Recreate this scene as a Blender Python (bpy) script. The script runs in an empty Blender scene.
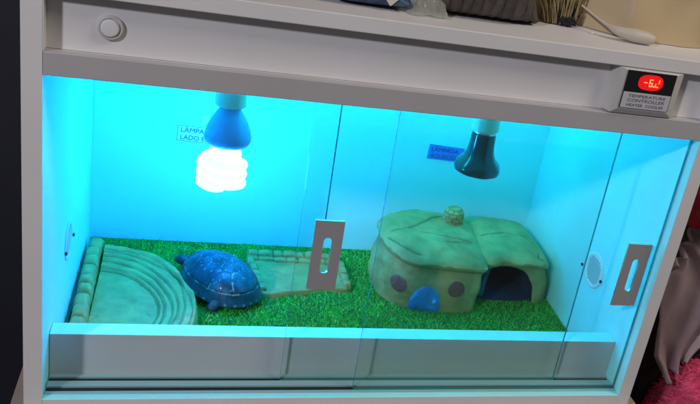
import bpy, bmesh, math, random
from mathutils import Vector, Matrix, noise
R = math.radians
PI = math.pi
scene = bpy.context.scene

# ---------------------------------------------------------------- camera
cam = bpy.data.cameras.new('camera')
cam.sensor_width = 36; cam.lens = 42.2656
cam.shift_x = -0.13362; cam.shift_y = -0.01903
cam.clip_start = 0.02; cam.clip_end = 50
camo = bpy.data.objects.new('camera', cam); scene.collection.objects.link(camo)
camo.location = (0.13897, -0.84722, 0.66177)
camo.rotation_euler = (R(67.63187), R(-10.59927), R(-14.58751))
scene.camera = camo

# ---------------------------------------------------------------- dim room
world = bpy.data.worlds.new("World"); scene.world = world; world.use_nodes = True
bg = world.node_tree.nodes['Background']
bg.inputs[0].default_value = (0.50, 0.47, 0.48, 1); bg.inputs[1].default_value = 0.16

def area(name, loc, target, size, power, col):
    l = bpy.data.lights.new(name, 'AREA'); l.shape = 'DISK'; l.size = size; l.energy = power; l.color = col
    o = bpy.data.objects.new(name, l); scene.collection.objects.link(o); o.location = loc
    o.rotation_euler = (Vector(target) - Vector(loc)).to_track_quat('-Z', 'Y').to_euler()
    return o
area('room_lamp', (-1.95, -2.25, 2.0), (0.3, 0.0, 0.35), 0.26, 53, (0.93, 0.925, 1.0))
area('ceiling_lamp', (1.9, -0.8, 2.1), (0.6, 0.1, 0.45), 0.9, 24, (1.0, 0.88, 0.72))

scene.view_settings.view_transform = 'Standard'
scene.view_settings.look = 'None'
scene.view_settings.exposure = 0
scene.view_settings.gamma = 1
scene.cycles.max_bounces = 14; scene.cycles.diffuse_bounces = 12; scene.cycles.glossy_bounces = 5
scene.cycles.transparent_max_bounces = 24; scene.cycles.transmission_bounces = 10
scene.cycles.use_denoising = True

BULB_LIGHT = (0.018, 0.28, 1.0); BULB_POWER = 48.0

# ---------------------------------------------------------------- materials
def mat(name, col, rough=0.5, spec=0.5, metal=0.0, noise_amt=0.0, noise_scale=20, bump=0.0, bump_scale=60,
        col2=None, attr=None, emit=None, estr=0.0, coat=0.0):
    m = bpy.data.materials.new(name); m.use_nodes = True
    nt = m.node_tree; N = nt.nodes; L = nt.links
    b = N['Principled BSDF']
    b.inputs['Base Color'].default_value = (*col, 1)
    b.inputs['Roughness'].default_value = rough
    b.inputs['Specular IOR Level'].default_value = spec
    b.inputs['Metallic'].default_value = metal
    b.inputs['Coat Weight'].default_value = coat
    tc = N.new('ShaderNodeTexCoord')
    src = None
    if col2 is not None or noise_amt:
        nz = N.new('ShaderNodeTexNoise'); nz.inputs['Scale'].default_value = noise_scale
        nz.inputs['Detail'].default_value = 6; L.new(tc.outputs['Object'], nz.inputs['Vector'])
        rp = N.new('ShaderNodeValToRGB')
        c2 = col2 if col2 is not None else tuple(c * (1 - noise_amt) for c in col)
        rp.color_ramp.elements[0].position = 0.35; rp.color_ramp.elements[1].position = 0.68
        rp.color_ramp.elements[0].color = (*c2, 1); rp.color_ramp.elements[1].color = (*col, 1)
        L.new(nz.outputs[0], rp.inputs[0]); src = rp.outputs[0]
        rm = N.new('ShaderNodeMapRange'); rm.inputs['To Min'].default_value = min(1, rough + 0.08); rm.inputs['To Max'].default_value = max(0, rough - 0.06)
        L.new(nz.outputs[0], rm.inputs['Value']); L.new(rm.outputs[0], b.inputs['Roughness'])
    if attr:
        at = N.new('ShaderNodeAttribute'); at.attribute_name = attr
        if src is None: src = at.outputs['Color']
        else:
            mx = N.new('ShaderNodeMix'); mx.data_type = 'RGBA'; mx.blend_type = 'MULTIPLY'; mx.inputs[0].default_value = 1
            L.new(src, mx.inputs[6]); L.new(at.outputs['Color'], mx.inputs[7]); src = mx.outputs[2]
    if src is not None: L.new(src, b.inputs['Base Color'])
    if bump:
        bn = N.new('ShaderNodeTexNoise'); bn.inputs['Scale'].default_value = bump_scale; bn.inputs['Detail'].default_value = 5
        L.new(tc.outputs['Object'], bn.inputs['Vector'])
        bu = N.new('ShaderNodeBump'); bu.inputs['Strength'].default_value = bump; bu.inputs['Distance'].default_value = 0.003
        L.new(bn.outputs[0], bu.inputs['Height']); L.new(bu.outputs[0], b.inputs['Normal'])
    if emit:
        b.inputs['Emission Color'].default_value = (*emit, 1); b.inputs['Emission Strength'].default_value = estr
    return m

M = {}
M['white'] = mat('white_laminate', (0.76, 0.74, 0.75), 0.42, noise_amt=0.05, noise_scale=9, bump=0.05, bump_scale=240)
M['inner'] = mat('white_laminate_cyan_cast', (0.38, 0.90, 0.92), 0.5, noise_amt=0.04, noise_scale=7, bump=0.03, bump_scale=200)  # white boards; the lamp's cyan cast is painted into their colour
M['lintel'] = mat('grey_laminate_strip', (0.47, 0.455, 0.47), 0.45, noise_amt=0.06, noise_scale=8, bump=0.05, bump_scale=240)
M['sill'] = mat('pale_grey_laminate', (0.50, 0.56, 0.60), 0.3, noise_amt=0.06, noise_scale=8)
M['groove'] = mat('black_groove', (0.008, 0.012, 0.014), 0.6)
M['track'] = mat('aluminium_track', (0.36, 0.56, 0.56), 0.32, metal=0.3)  # teal tint paints the tank's cyan light onto grey metal
M['plate'] = mat('brushed_handle_plate', (0.37, 0.355, 0.37), 0.4, metal=0.1, bump=0.05, bump_scale=500)
M['plateedge'] = mat('polished_plate_edge', (0.75, 0.75, 0.77), 0.2, metal=0.8)
M['vent'] = mat('white_vent_plastic', (0.74, 0.76, 0.76), 0.4)
M['hole'] = mat('dark_vent_hole', (0.16, 0.24, 0.24), 0.7)
M['screw'] = mat('dark_screw', (0.02, 0.022, 0.025), 0.35, metal=0.6)
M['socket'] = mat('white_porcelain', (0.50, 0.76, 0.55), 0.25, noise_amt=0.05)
M['ballast'] = mat('white_ballast_blue_cast', (0.17, 0.42, 0.72), 0.35)  # white plastic; its blue shade is painted into the colour
M['tube'] = mat('glowing_tube', (0.8, 0.8, 0.8), 0.3, emit=BULB_LIGHT, estr=BULB_POWER)
M['screwbase'] = mat('nickel_screw_base', (0.7, 0.7, 0.68), 0.25, metal=0.9)
M['heat'] = mat('dark_teal_ceramic', (0.018, 0.05, 0.055), 0.16, noise_amt=0.3, noise_scale=40, coat=0.4)
M['paper'] = mat('white_paper', (0.80, 0.83, 0.84), 0.7)
M['bluepaper'] = mat('blue_paper', (0.05, 0.22, 0.80), 0.65, noise_amt=0.1, noise_scale=60)
M['ink'] = mat('dark_blue_ink', (0.01, 0.06, 0.30), 0.6)
M['mat'] = mat('turf_backing', (0.008, 0.11, 0.018), 0.9, noise_amt=0.4, noise_scale=80)
M['blade'] = mat('turf_blades', (1, 1, 1), 0.35, spec=0.6, attr='Col')
M['ramp'] = mat('glazed_resin_stone', (0.54, 0.40, 0.120), 0.5, col2=(0.41, 0.31, 0.090), noise_scale=30, bump=0.12, bump_scale=160, attr='Col')
M['pool'] = mat('resin_stone_dish', (0.38, 0.29, 0.088), 0.5, col2=(0.29, 0.22, 0.066), noise_scale=45, bump=0.3, bump_scale=160, attr='Col')
M['rock'] = mat('olive_resin_rock', (0.42, 0.38, 0.150), 0.62, col2=(0.26, 0.25, 0.092), noise_scale=24, bump=0.4, bump_scale=110, attr='Col')
M['cave'] = mat('cave_shade_lining', (0.015, 0.045, 0.12), 0.7, noise_amt=0.4, noise_scale=25, bump=0.4, bump_scale=90)  # near-black blue paints in the shade inside the arch
M['door'] = mat('blue_painted_resin', (0.03, 0.30, 0.72), 0.4, noise_amt=0.3, noise_scale=90, bump=0.2)
M['window'] = mat('brown_painted_disc', (0.20, 0.085, 0.075), 0.6, noise_amt=0.25, noise_scale=80)
M['shell'] = mat('dark_shell_blue_cast', (1, 1, 1), 0.42, spec=0.22, attr='Col', bump=0.2, bump_scale=260, coat=0.1)
M['skin'] = mat('dark_scaly_skin', (0.018, 0.05, 0.07), 0.5, noise_amt=0.5, noise_scale=200, bump=0.5, bump_scale=400)
M['eye'] = mat('black_eye', (0.01, 0.01, 0.01), 0.1)
M['palespot'] = mat('pale_skin_patch', (0.45, 0.42, 0.25), 0.5)
M['bezel'] = mat('light_grey_plastic', (0.56, 0.55, 0.53), 0.35)
M['blackface'] = mat('black_display_face', (0.012, 0.012, 0.016), 0.2)
M['redscreen'] = mat('red_lit_screen', (0.3, 0.0, 0.0), 0.3, emit=(1.0, 0.010, 0.010), estr=0.72)
M['digit'] = mat('amber_lit_segment', (0.3, 0.1, 0.0), 0.3, emit=(1.0, 0.30, 0.13), estr=1.7)
M['sticker'] = mat('silver_grey_sticker', (0.55, 0.54, 0.58), 0.4)
M['label_ink'] = mat('dark_grey_ink', (0.16, 0.16, 0.18), 0.6)
M['switch'] = mat('glossy_white_button', (0.74, 0.73, 0.74), 0.2)
M['table'] = mat('pale_wood_top', (0.45, 0.38, 0.32), 0.45, noise_amt=0.2, noise_scale=12)
M['floor'] = mat('dark_floor', (0.03, 0.03, 0.035), 0.6, noise_amt=0.3)
M['wall'] = mat('dark_navy_wall', (0.018, 0.018, 0.034), 0.8, noise_amt=0.2, noise_scale=4)
M['kraft'] = mat('tan_bag', (0.56, 0.42, 0.25), 0.45, col2=(0.46, 0.37, 0.22), noise_scale=6, bump=0.1, bump_scale=40)
M['brown'] = mat('dark_brown_fabric', (0.10, 0.08, 0.073), 0.7, col2=(0.055, 0.044, 0.04), noise_scale=50, bump=0.5, bump_scale=260)
M['bluepack'] = mat('navy_patterned_packet', (0.06, 0.14, 0.26), 0.3, col2=(0.012, 0.025, 0.06), noise_scale=34)
M['cream'] = mat('cream_print', (0.62, 0.60, 0.52), 0.5)
M['straw'] = mat('dry_straw', (0.40, 0.30, 0.15), 0.7, noise_amt=0.4, noise_scale=60)
M['blackfluff'] = mat('black_root_clump', (0.012, 0.010, 0.016), 0.9, bump=0.8, bump_scale=200)
M['scoop'] = mat('white_scoop_plastic', (0.52, 0.47, 0.40), 0.5)
M['garment'] = mat('pale_mauve_satin', (0.42, 0.33, 0.36), 0.45, col2=(0.24, 0.18, 0.21), noise_scale=8, bump=0.1, bump_scale=30)
M['blackcloth'] = mat('black_cloth', (0.010, 0.009, 0.011), 0.7, bump=0.4, bump_scale=80)
M['pink'] = mat('hot_pink_fleece', (0.85, 0.11, 0.24), 0.95, col2=(0.62, 0.05, 0.15), noise_scale=60, bump=1.0, bump_scale=160)
M['red'] = mat('dark_red_cloth', (0.38, 0.012, 0.03), 0.8, noise_amt=0.3, bump=0.4, bump_scale=90)

def film(name, tint, rough, base=0.03, alpha_col=None, white=0.0):
    m = bpy.data.materials.new(name); m.use_nodes = True
    N = m.node_tree.nodes; L = m.node_tree.links; N.clear()
    o = N.new('ShaderNodeOutputMaterial'); t = N.new('ShaderNodeBsdfTransparent'); t.inputs[0].default_value = (*tint, 1)
    g = N.new('ShaderNodeBsdfGlossy'); g.inputs['Roughness'].default_value = rough; g.inputs[0].default_value = (1, 1, 1, 1)
    lw = N.new('ShaderNodeLayerWeight'); lw.inputs['Blend'].default_value = 0.5
    pw = N.new('ShaderNodeMath'); pw.operation = 'POWER'; pw.inputs[1].default_value = 4.5; L.new(lw.outputs['Facing'], pw.inputs[0])
    fr = N.new('ShaderNodeMapRange'); fr.inputs['To Min'].default_value = base; fr.inputs['To Max'].default_value = 0.9; L.new(pw.outputs[0], fr.inputs['Value'])
    mx = N.new('ShaderNodeMixShader'); L.new(fr.outputs[0], mx.inputs[0]); L.new(t.outputs[0], mx.inputs[1]); L.new(g.outputs[0], mx.inputs[2])
    last = mx
    if white:
        d = N.new('ShaderNodeBsdfDiffuse'); d.inputs[0].default_value = (*alpha_col, 1)
        m2 = N.new('ShaderNodeMixShader'); m2.inputs[0].default_value = white
        L.new(mx.outputs[0], m2.inputs[1]); L.new(d.outputs[0], m2.inputs[2]); last = m2
    L.new(last.outputs[0], o.inputs[0]); return m
M['glass'] = film('clear_sheet_glass', (0.955, 0.985, 0.955), 0.0, alpha_col=(0.7, 0.75, 0.75), white=0.003)
M['glassedge'] = mat('green_glass_edge', (0.02, 0.22, 0.25), 0.15, spec=0.8)
M['cling'] = film('clear_plastic_film', (0.85, 0.87, 0.84), 0.12, alpha_col=(0.5, 0.52, 0.46), white=0.45)

# ---------------------------------------------------------------- helpers
C = scene.collection
def root(name, label, cat, loc=(0, 0, 0), rotz=0, group=None):
    o = bpy.data.objects.new(name, None); C.objects.link(o); o.empty_display_size = 0.02
    o.location = loc; o.rotation_euler = (0, 0, rotz); o['label'] = label; o['category'] = cat
    if group: o['group'] = group
    return o
def tag(o, label, cat, group=None, kind=None):
    o['label'] = label; o['category'] = cat
    if group: o['group'] = group
    if kind: o['kind'] = kind
    return o
def obj(name, bm, mats, parent=None, smooth=True, bevel=0.0, loc=None, sharp=40, subs=0):
    me = bpy.data.meshes.new(name); bmesh.ops.recalc_face_normals(bm, faces=bm.faces)
    bm.to_mesh(me); bm.free()
    if not isinstance(mats, (list, tuple)): mats = [mats]
    for m in mats: me.materials.append(m)
    o = bpy.data.objects.new(name, me); C.objects.link(o)
    if parent: o.parent = parent
    if loc: o.location = loc
    if smooth:
        for p in me.polygons: p.use_smooth = True
        me.set_sharp_from_angle(angle=R(sharp))
    if bevel:
        b = o.modifiers.new('bevel', 'BEVEL'); b.width = bevel; b.segments = 2; b.limit_method = 'ANGLE'; b.angle_limit = R(50)
    if subs:
        s = o.modifiers.new('sub', 'SUBSURF'); s.levels = subs; s.render_levels = subs
    return o
def bx(bm, x0, x1, y0, y1, z0, z1, mi=0):
    vs = [bm.verts.new((x, y, z)) for z in (z0, z1) for (x, y) in ((x0, y0), (x1, y0), (x1, y1), (x0, y1))]
    fs = [(3, 2, 1, 0), (4, 5, 6, 7), (0, 1, 5, 4), (1, 2, 6, 5), (2, 3, 7, 6), (3, 0, 4, 7)]
    out = []
    for f in fs:
        fc = bm.faces.new([vs[i] for i in f]); fc.material_index = mi; out.append(fc)
    return out
def box(name, m, parent, b, bevel=0.0008):
    bm = bmesh.new(); bx(bm, *b); return obj(name, bm, m, parent, smooth=False, bevel=bevel)
def grid(bm, pts, closed_u=False, closed_v=False, mi=0):
    """pts[i][j] -> quads"""
    V = [[bm.verts.new(p) for p in row] for row in pts]
    nu, nv = len(V), len(V[0])
    for i in range(nu if closed_u else nu - 1):
        for j in range(nv if closed_v else nv - 1):
            f = bm.faces.new((V[i][j], V[(i + 1) % nu][j], V[(i + 1) % nu][(j + 1) % nv], V[i][(j + 1) % nv])); f.material_index = mi
    return V
def cap(bm, row, mi=0):
    f = bm.faces.new(row); f.material_index = mi
def lathe(bm, prof, c=(0, 0, 0), n=32, fac=None, capped=True):
    pts = []
    for (r, z) in prof:
        row = []
        for k in range(n):
            a = 2 * PI * k / n; rr = r * (fac(a, z) if fac else 1)
            row.append((c[0] + rr * math.cos(a), c[1] + rr * math.sin(a), c[2] + z))
        pts.append(row)
    V = grid(bm, pts, closed_v=True)
    if capped: cap(bm, V[0]); cap(bm, V[-1])
    return V
def tube(bm, path, rad, n=10, ends=True, squash=1.0):
    path = [Vector(p) for p in path]; rows = []
    up = Vector((0.13, 0.2, 1)).normalized()
    prev = None
    for i, p in enumerate(path):
        t = (path[min(i + 1, len(path) - 1)] - path[max(i - 1, 0)]).normalized()
        a = t.cross(up) if prev is None else (prev - t * prev.dot(t))
        if a.length < 1e-5: a = t.cross(Vector((1, 0, 0)))
        a.normalize(); prev = a; b = t.cross(a)
        r = rad(i / (len(path) - 1)) if callable(rad) else rad
        rows.append([p + (a * math.cos(2 * PI * k / n) + b * math.sin(2 * PI * k / n) * squash) * r for k in range(n)])
    V = grid(bm, rows, closed_v=True)
    if ends: cap(bm, V[0]); cap(bm, V[-1])
    return V
def catmull(P, n, closed=True):
    out = []; m = len(P)
    segs = m if closed else m - 1
    for s in range(segs):
        p = [Vector(P[(s + k - 1) % m] if closed else P[min(max(s + k - 1, 0), m - 1)]) for k in range(4)]
        for j in range(n):
            t = j / n
            out.append(0.5 * ((2 * p[1]) + (p[2] - p[0]) * t + (2 * p[0] - 5 * p[1] + 4 * p[2] - p[3]) * t * t + (3 * p[1] - p[0] - 3 * p[2] + p[3]) * t ** 3))
    if not closed: out.append(Vector(P[-1]))
    return out
def resample(P, n):
    P = P + [P[0]]; L = [0]
    for a, b in zip(P, P[1:]): L.append(L[-1] + (b - a).length)
    out = []; j = 0
    for k in range(n):
        d = L[-1] * k / n
        while L[j + 1] < d: j += 1
        t = (d - L[j]) / max(1e-9, L[j + 1] - L[j]); out.append(P[j].lerp(P[j + 1], t))
    return out
def nz(p, s, seed=0.0):
    return noise.noise(Vector(p) * s + Vector((seed, seed * 1.7, -seed)))
def fbm(p, s, seed=0.0):
    return nz(p, s, seed) + 0.5 * nz(p, s * 2.1, seed + 3) + 0.25 * nz(p, s * 4.3, seed + 7)
def segd(p, a, b):
    ab = b - a; t = max(0, min(1, (p - a).dot(ab) / max(1e-9, ab.length_squared))); return (p - a - ab * t).length
def polyd(p, P):
    return min(segd(p, Vector(a), Vector(b)) for a, b in zip(P, P[1:]))
def colours(o, fn):
    me = o.data; ca = me.color_attributes.new('Col', 'FLOAT_COLOR', 'POINT')
    buf = []
    for v in me.vertices: buf += [*fn(v.co), 1.0]
    ca.data.foreach_set('color', buf)
def text_mesh(s, size, bold=0.0, spacing=1.0):
    cu = bpy.data.curves.new('lettering', 'FONT'); cu.body = s; cu.size = size; cu.extrude = 0.00015; cu.offset = bold
    cu.space_line = 1.0; cu.space_character = spacing
    t = bpy.data.objects.new('tmp', cu); C.objects.link(t)
    bpy.context.view_layer.update()
    me = bpy.data.meshes.new_from_object(t.evaluated_get(bpy.context.evaluated_depsgraph_get()))
    bpy.data.objects.remove(t); me.name = 'lettering'
    return me
def text(name, s, size, loc, m, parent, bold=0.0, spacing=1.0):
    me = text_mesh(s, size, bold, spacing); me.materials.clear(); me.materials.append(m)
    o = bpy.data.objects.new(name, me); C.objects.link(o); o.parent = parent
    o.location = loc; o.rotation_euler = (PI / 2, 0, 0); return o

# ---------------------------------------------------------------- setting
W, D, H = 0.75, 0.43, 0.39
FL = -0.014
def struct(name, b, m):
    bm = bmesh.new(); bx(bm, *b); o = obj(name, bm, m, None, smooth=False); o['kind'] = 'structure'; return o
struct('floor', (-3, 4, -3.2, 0.95, -0.80, -0.76), M['floor'])
struct('wall', (-3, 4, 0.95, 1.05, -0.80, 2.6), M['wall'])

# supporting table
tb = root('side_table', 'pale wooden table top under the white reptile tank', 'table', (0.38, 0.15, -0.76))
def at(b, o): return (b[0]-o[0], b[1]-o[0], b[2]-o[1], b[3]-o[1], b[4]-o[2], b[5]-o[2])
TO = (0.38, 0.15, -0.76)
box('table_top', M['table'], tb, at((-0.040, 0.798, -0.06, 0.47, -0.060, -0.0305), TO), 0.0015)
for x in (-0.03, 0.745):
    for y in (-0.05, 0.41):
        box('leg', M['table'], tb, at((x, x + 0.045, y, y + 0.045, -0.76, -0.0605), TO), 0.0015)

# ---------------------------------------------------------------- tank cabinet
tank = root('reptile_tank', 'white laminate reptile tank with two sliding glass doors, its inside lit cyan', 'terrarium', (0, 0, 0))
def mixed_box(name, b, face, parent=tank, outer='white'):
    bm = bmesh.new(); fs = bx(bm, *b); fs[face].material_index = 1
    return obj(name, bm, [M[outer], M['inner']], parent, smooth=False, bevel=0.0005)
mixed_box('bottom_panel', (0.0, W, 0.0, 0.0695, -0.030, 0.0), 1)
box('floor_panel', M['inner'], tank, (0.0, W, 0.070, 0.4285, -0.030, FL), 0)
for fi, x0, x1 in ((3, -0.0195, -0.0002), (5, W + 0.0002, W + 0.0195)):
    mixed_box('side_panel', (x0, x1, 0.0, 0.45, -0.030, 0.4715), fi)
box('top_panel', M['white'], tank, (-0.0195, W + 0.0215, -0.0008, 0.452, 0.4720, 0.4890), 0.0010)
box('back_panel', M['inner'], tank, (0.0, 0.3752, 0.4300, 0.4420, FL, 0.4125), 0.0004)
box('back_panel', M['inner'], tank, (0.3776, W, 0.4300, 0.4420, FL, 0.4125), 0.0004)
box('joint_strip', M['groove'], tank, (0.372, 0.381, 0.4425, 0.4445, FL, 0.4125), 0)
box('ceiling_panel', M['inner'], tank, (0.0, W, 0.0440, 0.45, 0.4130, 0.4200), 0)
box('lintel', M['lintel'], tank, (0.0, W, 0.0005, 0.0125, 0.3900, 0.4140), 0.0008)
box('lintel_ledge', M['white'], tank, (0.0, W, 0.0127, 0.0435, 0.4090, 0.4130), 0.0003)
box('control_panel', M['white'], tank, (0.0, W, 0.0170, 0.0260, 0.4135, 0.4717), 0.0003)
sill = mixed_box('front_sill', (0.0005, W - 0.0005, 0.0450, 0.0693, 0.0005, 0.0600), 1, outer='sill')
bm = bmesh.new()
bx(bm, 0.001, W - 0.001, 0.0207, 0.0312, 0.0003, 0.0034); bx(bm, 0.001, W - 0.001, 0.0387, 0.0448, 0.0003, 0.0034)
bx(bm, 0.001, W - 0.001, 0.0095, 0.0133, 0.0003, 0.0020)
trk = obj('sliding_track', bm, M['track'], tank, smooth=False, bevel=0.0004)
bm = bmesh.new(); bx(bm, 0.001, W - 0.001, 0.0135, 0.0205, 0.0002, 0.0008); bx(bm, 0.001, W - 0.001, 0.0314, 0.0385, 0.0002, 0.0008)
obj('track_groove', bm, M['groove'], trk, smooth=False)

for x0, x1 in ((0.0, 0.0007), (W - 0.0007, W)):
    box('edge_band', M['white'], tank, (x0, x1, 0.0003, 0.0168, 0.4143, 0.4716), 0)

# sliding panes with slotted handle plates
def pane(x0, x1, y0, y1):
    bm = bmesh.new(); bx(bm, x0, x1, y0, y1, 0.0010, 0.4050)
    for f in bm.faces:
        f.normal_update()
        if abs(f.normal.y) < 0.5: f.material_index = 1
    return obj('glass_door', bm, [M['glass'], M['glassedge']], tank, smooth=False)
def handle(parent, xc, zc, yf, yb, tilt=0.0):
    w, h, sw, sh = 0.0178, 0.0472, 0.0050, 0.0245
    n = 96; outer = []; inner = []
    for k in range(n):
        a = 2 * PI * k / n; c, s = math.cos(a), math.sin(a)
        q = min(w / max(abs(c), 1e-6), h / max(abs(s), 1e-6)); outer.append((c * q, s * q))
        # stadium in direction a
        L = sh - sw
        t = sw / max(abs(c), 1e-6)
        if abs(s) * t > L:
            B = abs(s) * L; t = B + math.sqrt(max(0, B * B - L * L + sw * sw))
        inner.append((c * t, s * t))
    # snap nearest samples to the true corners
    for cx, cz in ((w, h), (-w, h), (-w, -h), (w, -h)):
        k = min(range(n), key=lambda i: (outer[i][0] - cx) ** 2 + (outer[i][1] - cz) ** 2); outer[k] = (cx, cz)
    ct, st = math.cos(tilt), math.sin(tilt)
    tr = lambda p, y: (xc + p[0] * ct - p[1] * st, y, zc + p[0] * st + p[1] * ct)
    bm = bmesh.new()
    rows = [[tr(p, yb) for p in inner], [tr(p, yf) for p in inner], [tr(p, yf) for p in outer], [tr(p, yb) for p in outer]]
    V = grid(bm, rows, closed_u=True, closed_v=True)
    for f in bm.faces:
        f.normal_update()
        if abs(f.normal.y) < 0.5: f.material_index = 1
    return obj('door_handle', bm, [M['plate'], M['plateedge']], parent, smooth=False)
pA = pane(0.2735, 0.6600, 0.0330, 0.0370)
handle(pA, 0.3085, 0.1882, 0.0302, 0.0329)
pB = pane(0.3665, 0.7485, 0.0150, 0.0190)
handle(pB, 0.7205, 0.1885, 0.0122, 0.0149)

# round vents in both side walls
def vent(xw, s, yc, zc, r=0.0285):
    bm = bmesh.new(); rows = []
    prof = [(0.0, 0.0010), (r * 0.84, 0.0010), (r * 0.86, 0.0018), (r * 0.95, 0.0018), (r, 0.0010), (r, 0.0)]
    for (q, d) in prof[1:]:
        rows.append([(xw + s * d, yc + q * math.cos(2 * PI * k / 48), zc + q * math.sin(2 * PI * k / 48)) for k in range(48)])
    V = grid(bm, rows, closed_v=True); cap(bm, V[0])
    v = obj('vent', bm, M['vent'], tank)
    bm = bmesh.new()
    for i in range(-6, 7):
        for j in range(-6, 7):
            y, z = i * 0.0036, j * 0.0036
            if math.hypot(y, z) < r * 0.74:
                e = 0.00115
                q = [bm.verts.new((xw + s * 0.0012, yc + y + a, zc + z + b)) for a, b in ((-e, -e), (e, -e), (e, e), (-e, e))]
                bm.faces.new(q)
    obj('grille_holes', bm, M['hole'] if xw > 0.1 else M['vent'], v, smooth=False)
    for (y, z) in ((0.036, -0.010), (-0.030, -0.003)):
        bm = bmesh.new(); rows = []
        for q, d in ((0.0018, 0.001), (0.0026, 0.0024), (0.0022, 0.0034), (0.0008, 0.0038)):
            rows.append([(xw + s * d, yc + y + q * math.cos(2 * PI * k / 12), zc + z + q * math.sin(2 * PI * k / 12)) for k in range(12)])
        V = grid(bm, rows, closed_v=True); cap(bm, V[0]); cap(bm, V[-1])
        obj('screw', bm, M['screw'], v)
vent(W, -1, 0.156, 0.116)
vent(0.0, 1, 0.185, 0.110, 0.026)

# push switch on the control panel
bm = bmesh.new(); rows = []
for r_, d in ((0.0125, 0.0), (0.0125, 0.0030), (0.0112, 0.0042), (0.0098, 0.0042), (0.0094, 0.0030)):
    rows.append([(0.0590 + r_ * math.cos(2 * PI * k / 40), 0.0169 - d, 0.4412 + r_ * math.sin(2 * PI * k / 40)) for k in range(40)])
V = grid(bm, rows, closed_v=True); cap(bm, V[-1])
sw = obj('light_switch', bm, M['bezel'], tank)
bm = bmesh.new(); rows = []
for r_, d in ((0.0090, 0.0031), (0.0088, 0.0052), (0.0076, 0.0066), (0.004, 0.0070)):
    rows.append([(0.0585 + r_ * math.cos(2 * PI * k / 40), 0.0169 - d, 0.4412 + r_ * math.sin(2 * PI * k / 40)) for k in range(40)])
V = grid(bm, rows, closed_v=True); cap(bm, V[-1])
obj('button', bm, M['switch'], sw)

# thermostat display
bm = bmesh.new()
o_ = [(0.6110, 0.4715), (0.7000, 0.4715), (0.6990, 0.4145), (0.6115, 0.4145)]
i_ = [(0.6205, 0.4700), (0.6910, 0.4700), (0.6890, 0.4215), (0.6215, 0.4215)]
rows = [[(x, 0.0168, z) for x, z in o_], [(x, 0.0005, z) for x, z in [(0.6145, 0.4714), (0.6995, 0.4714), (0.6985, 0.4150), (0.6150, 0.4150)]],
        [(x, -0.0030, z) for x, z in i_]]
V = grid(bm, rows, closed_v=True); cap(bm, V[-1])
disp = obj('temperature_display', bm, M['bezel'], tank, smooth=False, bevel=0.0008)
box('display_face', M['blackface'], disp, (0.6225, 0.6880, -0.0042, -0.0032, 0.4235, 0.4695), 0.0004)
scr = bmesh.new(); n = 40
row = [scr.verts.new((0.6555 + 0.0165 * math.copysign(abs(math.cos(2 * PI * k / n)) ** 0.75, math.cos(2 * PI * k / n)), -0.00435,
                      0.4570 + 0.0095 * math.copysign(abs(math.sin(2 * PI * k / n)) ** 0.75, math.sin(2 * PI * k / n)))) for k in range(n)]
scr.faces.new(row); scr = obj('lit_screen', scr, M['redscreen'], disp, smooth=False)
def seg(bm, x, z, s, which, y=-0.0047):
    w, h, t = s * 0.52, s, s * 0.13
    S = {'a': (0, w, h - t, h), 'g': (0, w, h / 2 - t / 2, h / 2 + t / 2), 'd': (0, w, 0, t), 'f': (0, t, h / 2, h), 'e': (0, t, 0, h / 2),
         'b': (w - t, w, h / 2, h), 'c': (w - t, w, 0, h / 2), '.': (w * 1.22, w * 1.22 + t * 1.3, 0, t * 1.3)}
    for i, q in enumerate(which):
        a = S[q]; bx(bm, x + a[0], x + a[1], y - 0.00004 * i, y + 0.0002 - 0.00004 * i, z + a[2], z + a[3])
bm = bmesh.new()
seg(bm, 0.6465, 0.4525, 0.0085, 'g'); seg(bm, 0.6535, 0.4522, 0.0092, 'afgedc.'); seg(bm, 0.6618, 0.4522, 0.0092, 'ed'); seg(bm, 0.6622, 0.4522, 0.0092, 'b')
obj('lit_digits', bm, M['digit'], disp, smooth=False)
stk = box('sticker', M['sticker'], disp, (0.6235, 0.6870, -0.0050, -0.0043, 0.4240, 0.4435), 0.0002)
for s, z, sz in (('TEMPERATURE', 0.4380, 0.0048), ('CONTROLLER', 0.4325, 0.0052), ('HEATER  COOLER', 0.4268, 0.0046)):
    t = text('lettering', s, sz, (0, 0, 0), M['label_ink'], stk, bold=0.0, spacing=1.0)
    wd = max(v.co.x for v in t.data.vertices) - min(v.co.x for v in t.data.vertices)
    k = min(1.6, 0.050 / wd); t.scale = (k, 1, 1); t.location = (0.6555 - wd * k / 2, -0.0052, z)

# ---------------------------------------------------------------- lamps
YL = 0.265
def socket(x):
    bm = bmesh.new()
    lathe(bm, [(0.0235, 0.4128), (0.0235, 0.404), (0.0185, 0.398), (0.0195, 0.312), (0.0212, 0.302), (0.0212, 0.2905), (0.0182, 0.2885)], (x, YL, 0), 40)
    return obj('lamp_socket', bm, M['socket'], tank)
socket(0.1925); socket(0.5665)

bm = bmesh.new(); tube(bm, [(0.10, 0.30, 0.4045), (0.30, 0.30, 0.4045), (0.53, 0.30, 0.4045), (0.62, 0.30, 0.4045), (0.71, 0.30, 0.4045)], 0.0045, 12)  # added unseen glowing tube, evens out the cyan light
strip = obj('added_fill_strip', bm, mat('added_fill_glow', (0.8, 0.8, 0.8), 0.3, emit=(0.001, 0.585, 0.86), estr=56.0), tank)
for x in (0.090, 0.7102): box('fill_strip_clip', M['vent'], strip, (x, x + 0.0098, 0.293, 0.307, 0.397, 0.4128), 0.001)
cfl = root('spiral_bulb', 'lit spiral energy-saving bulb with blue-looking domed base, left of the tank', 'light bulb', (0.1925, YL, 0.2883)); cfl.scale = (1.09,) * 3
bm = bmesh.new()
lathe(bm, [(0.0130, 0.0), (0.0135, -0.004), (0.0175, -0.010), (0.0225, -0.018), (0.0270, -0.029), (0.0295, -0.040), (0.0292, -0.0455), (0.0262, -0.0500), (0.0150, -0.0530), (0.004, -0.054)], (0, 0, 0), 48)
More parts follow.
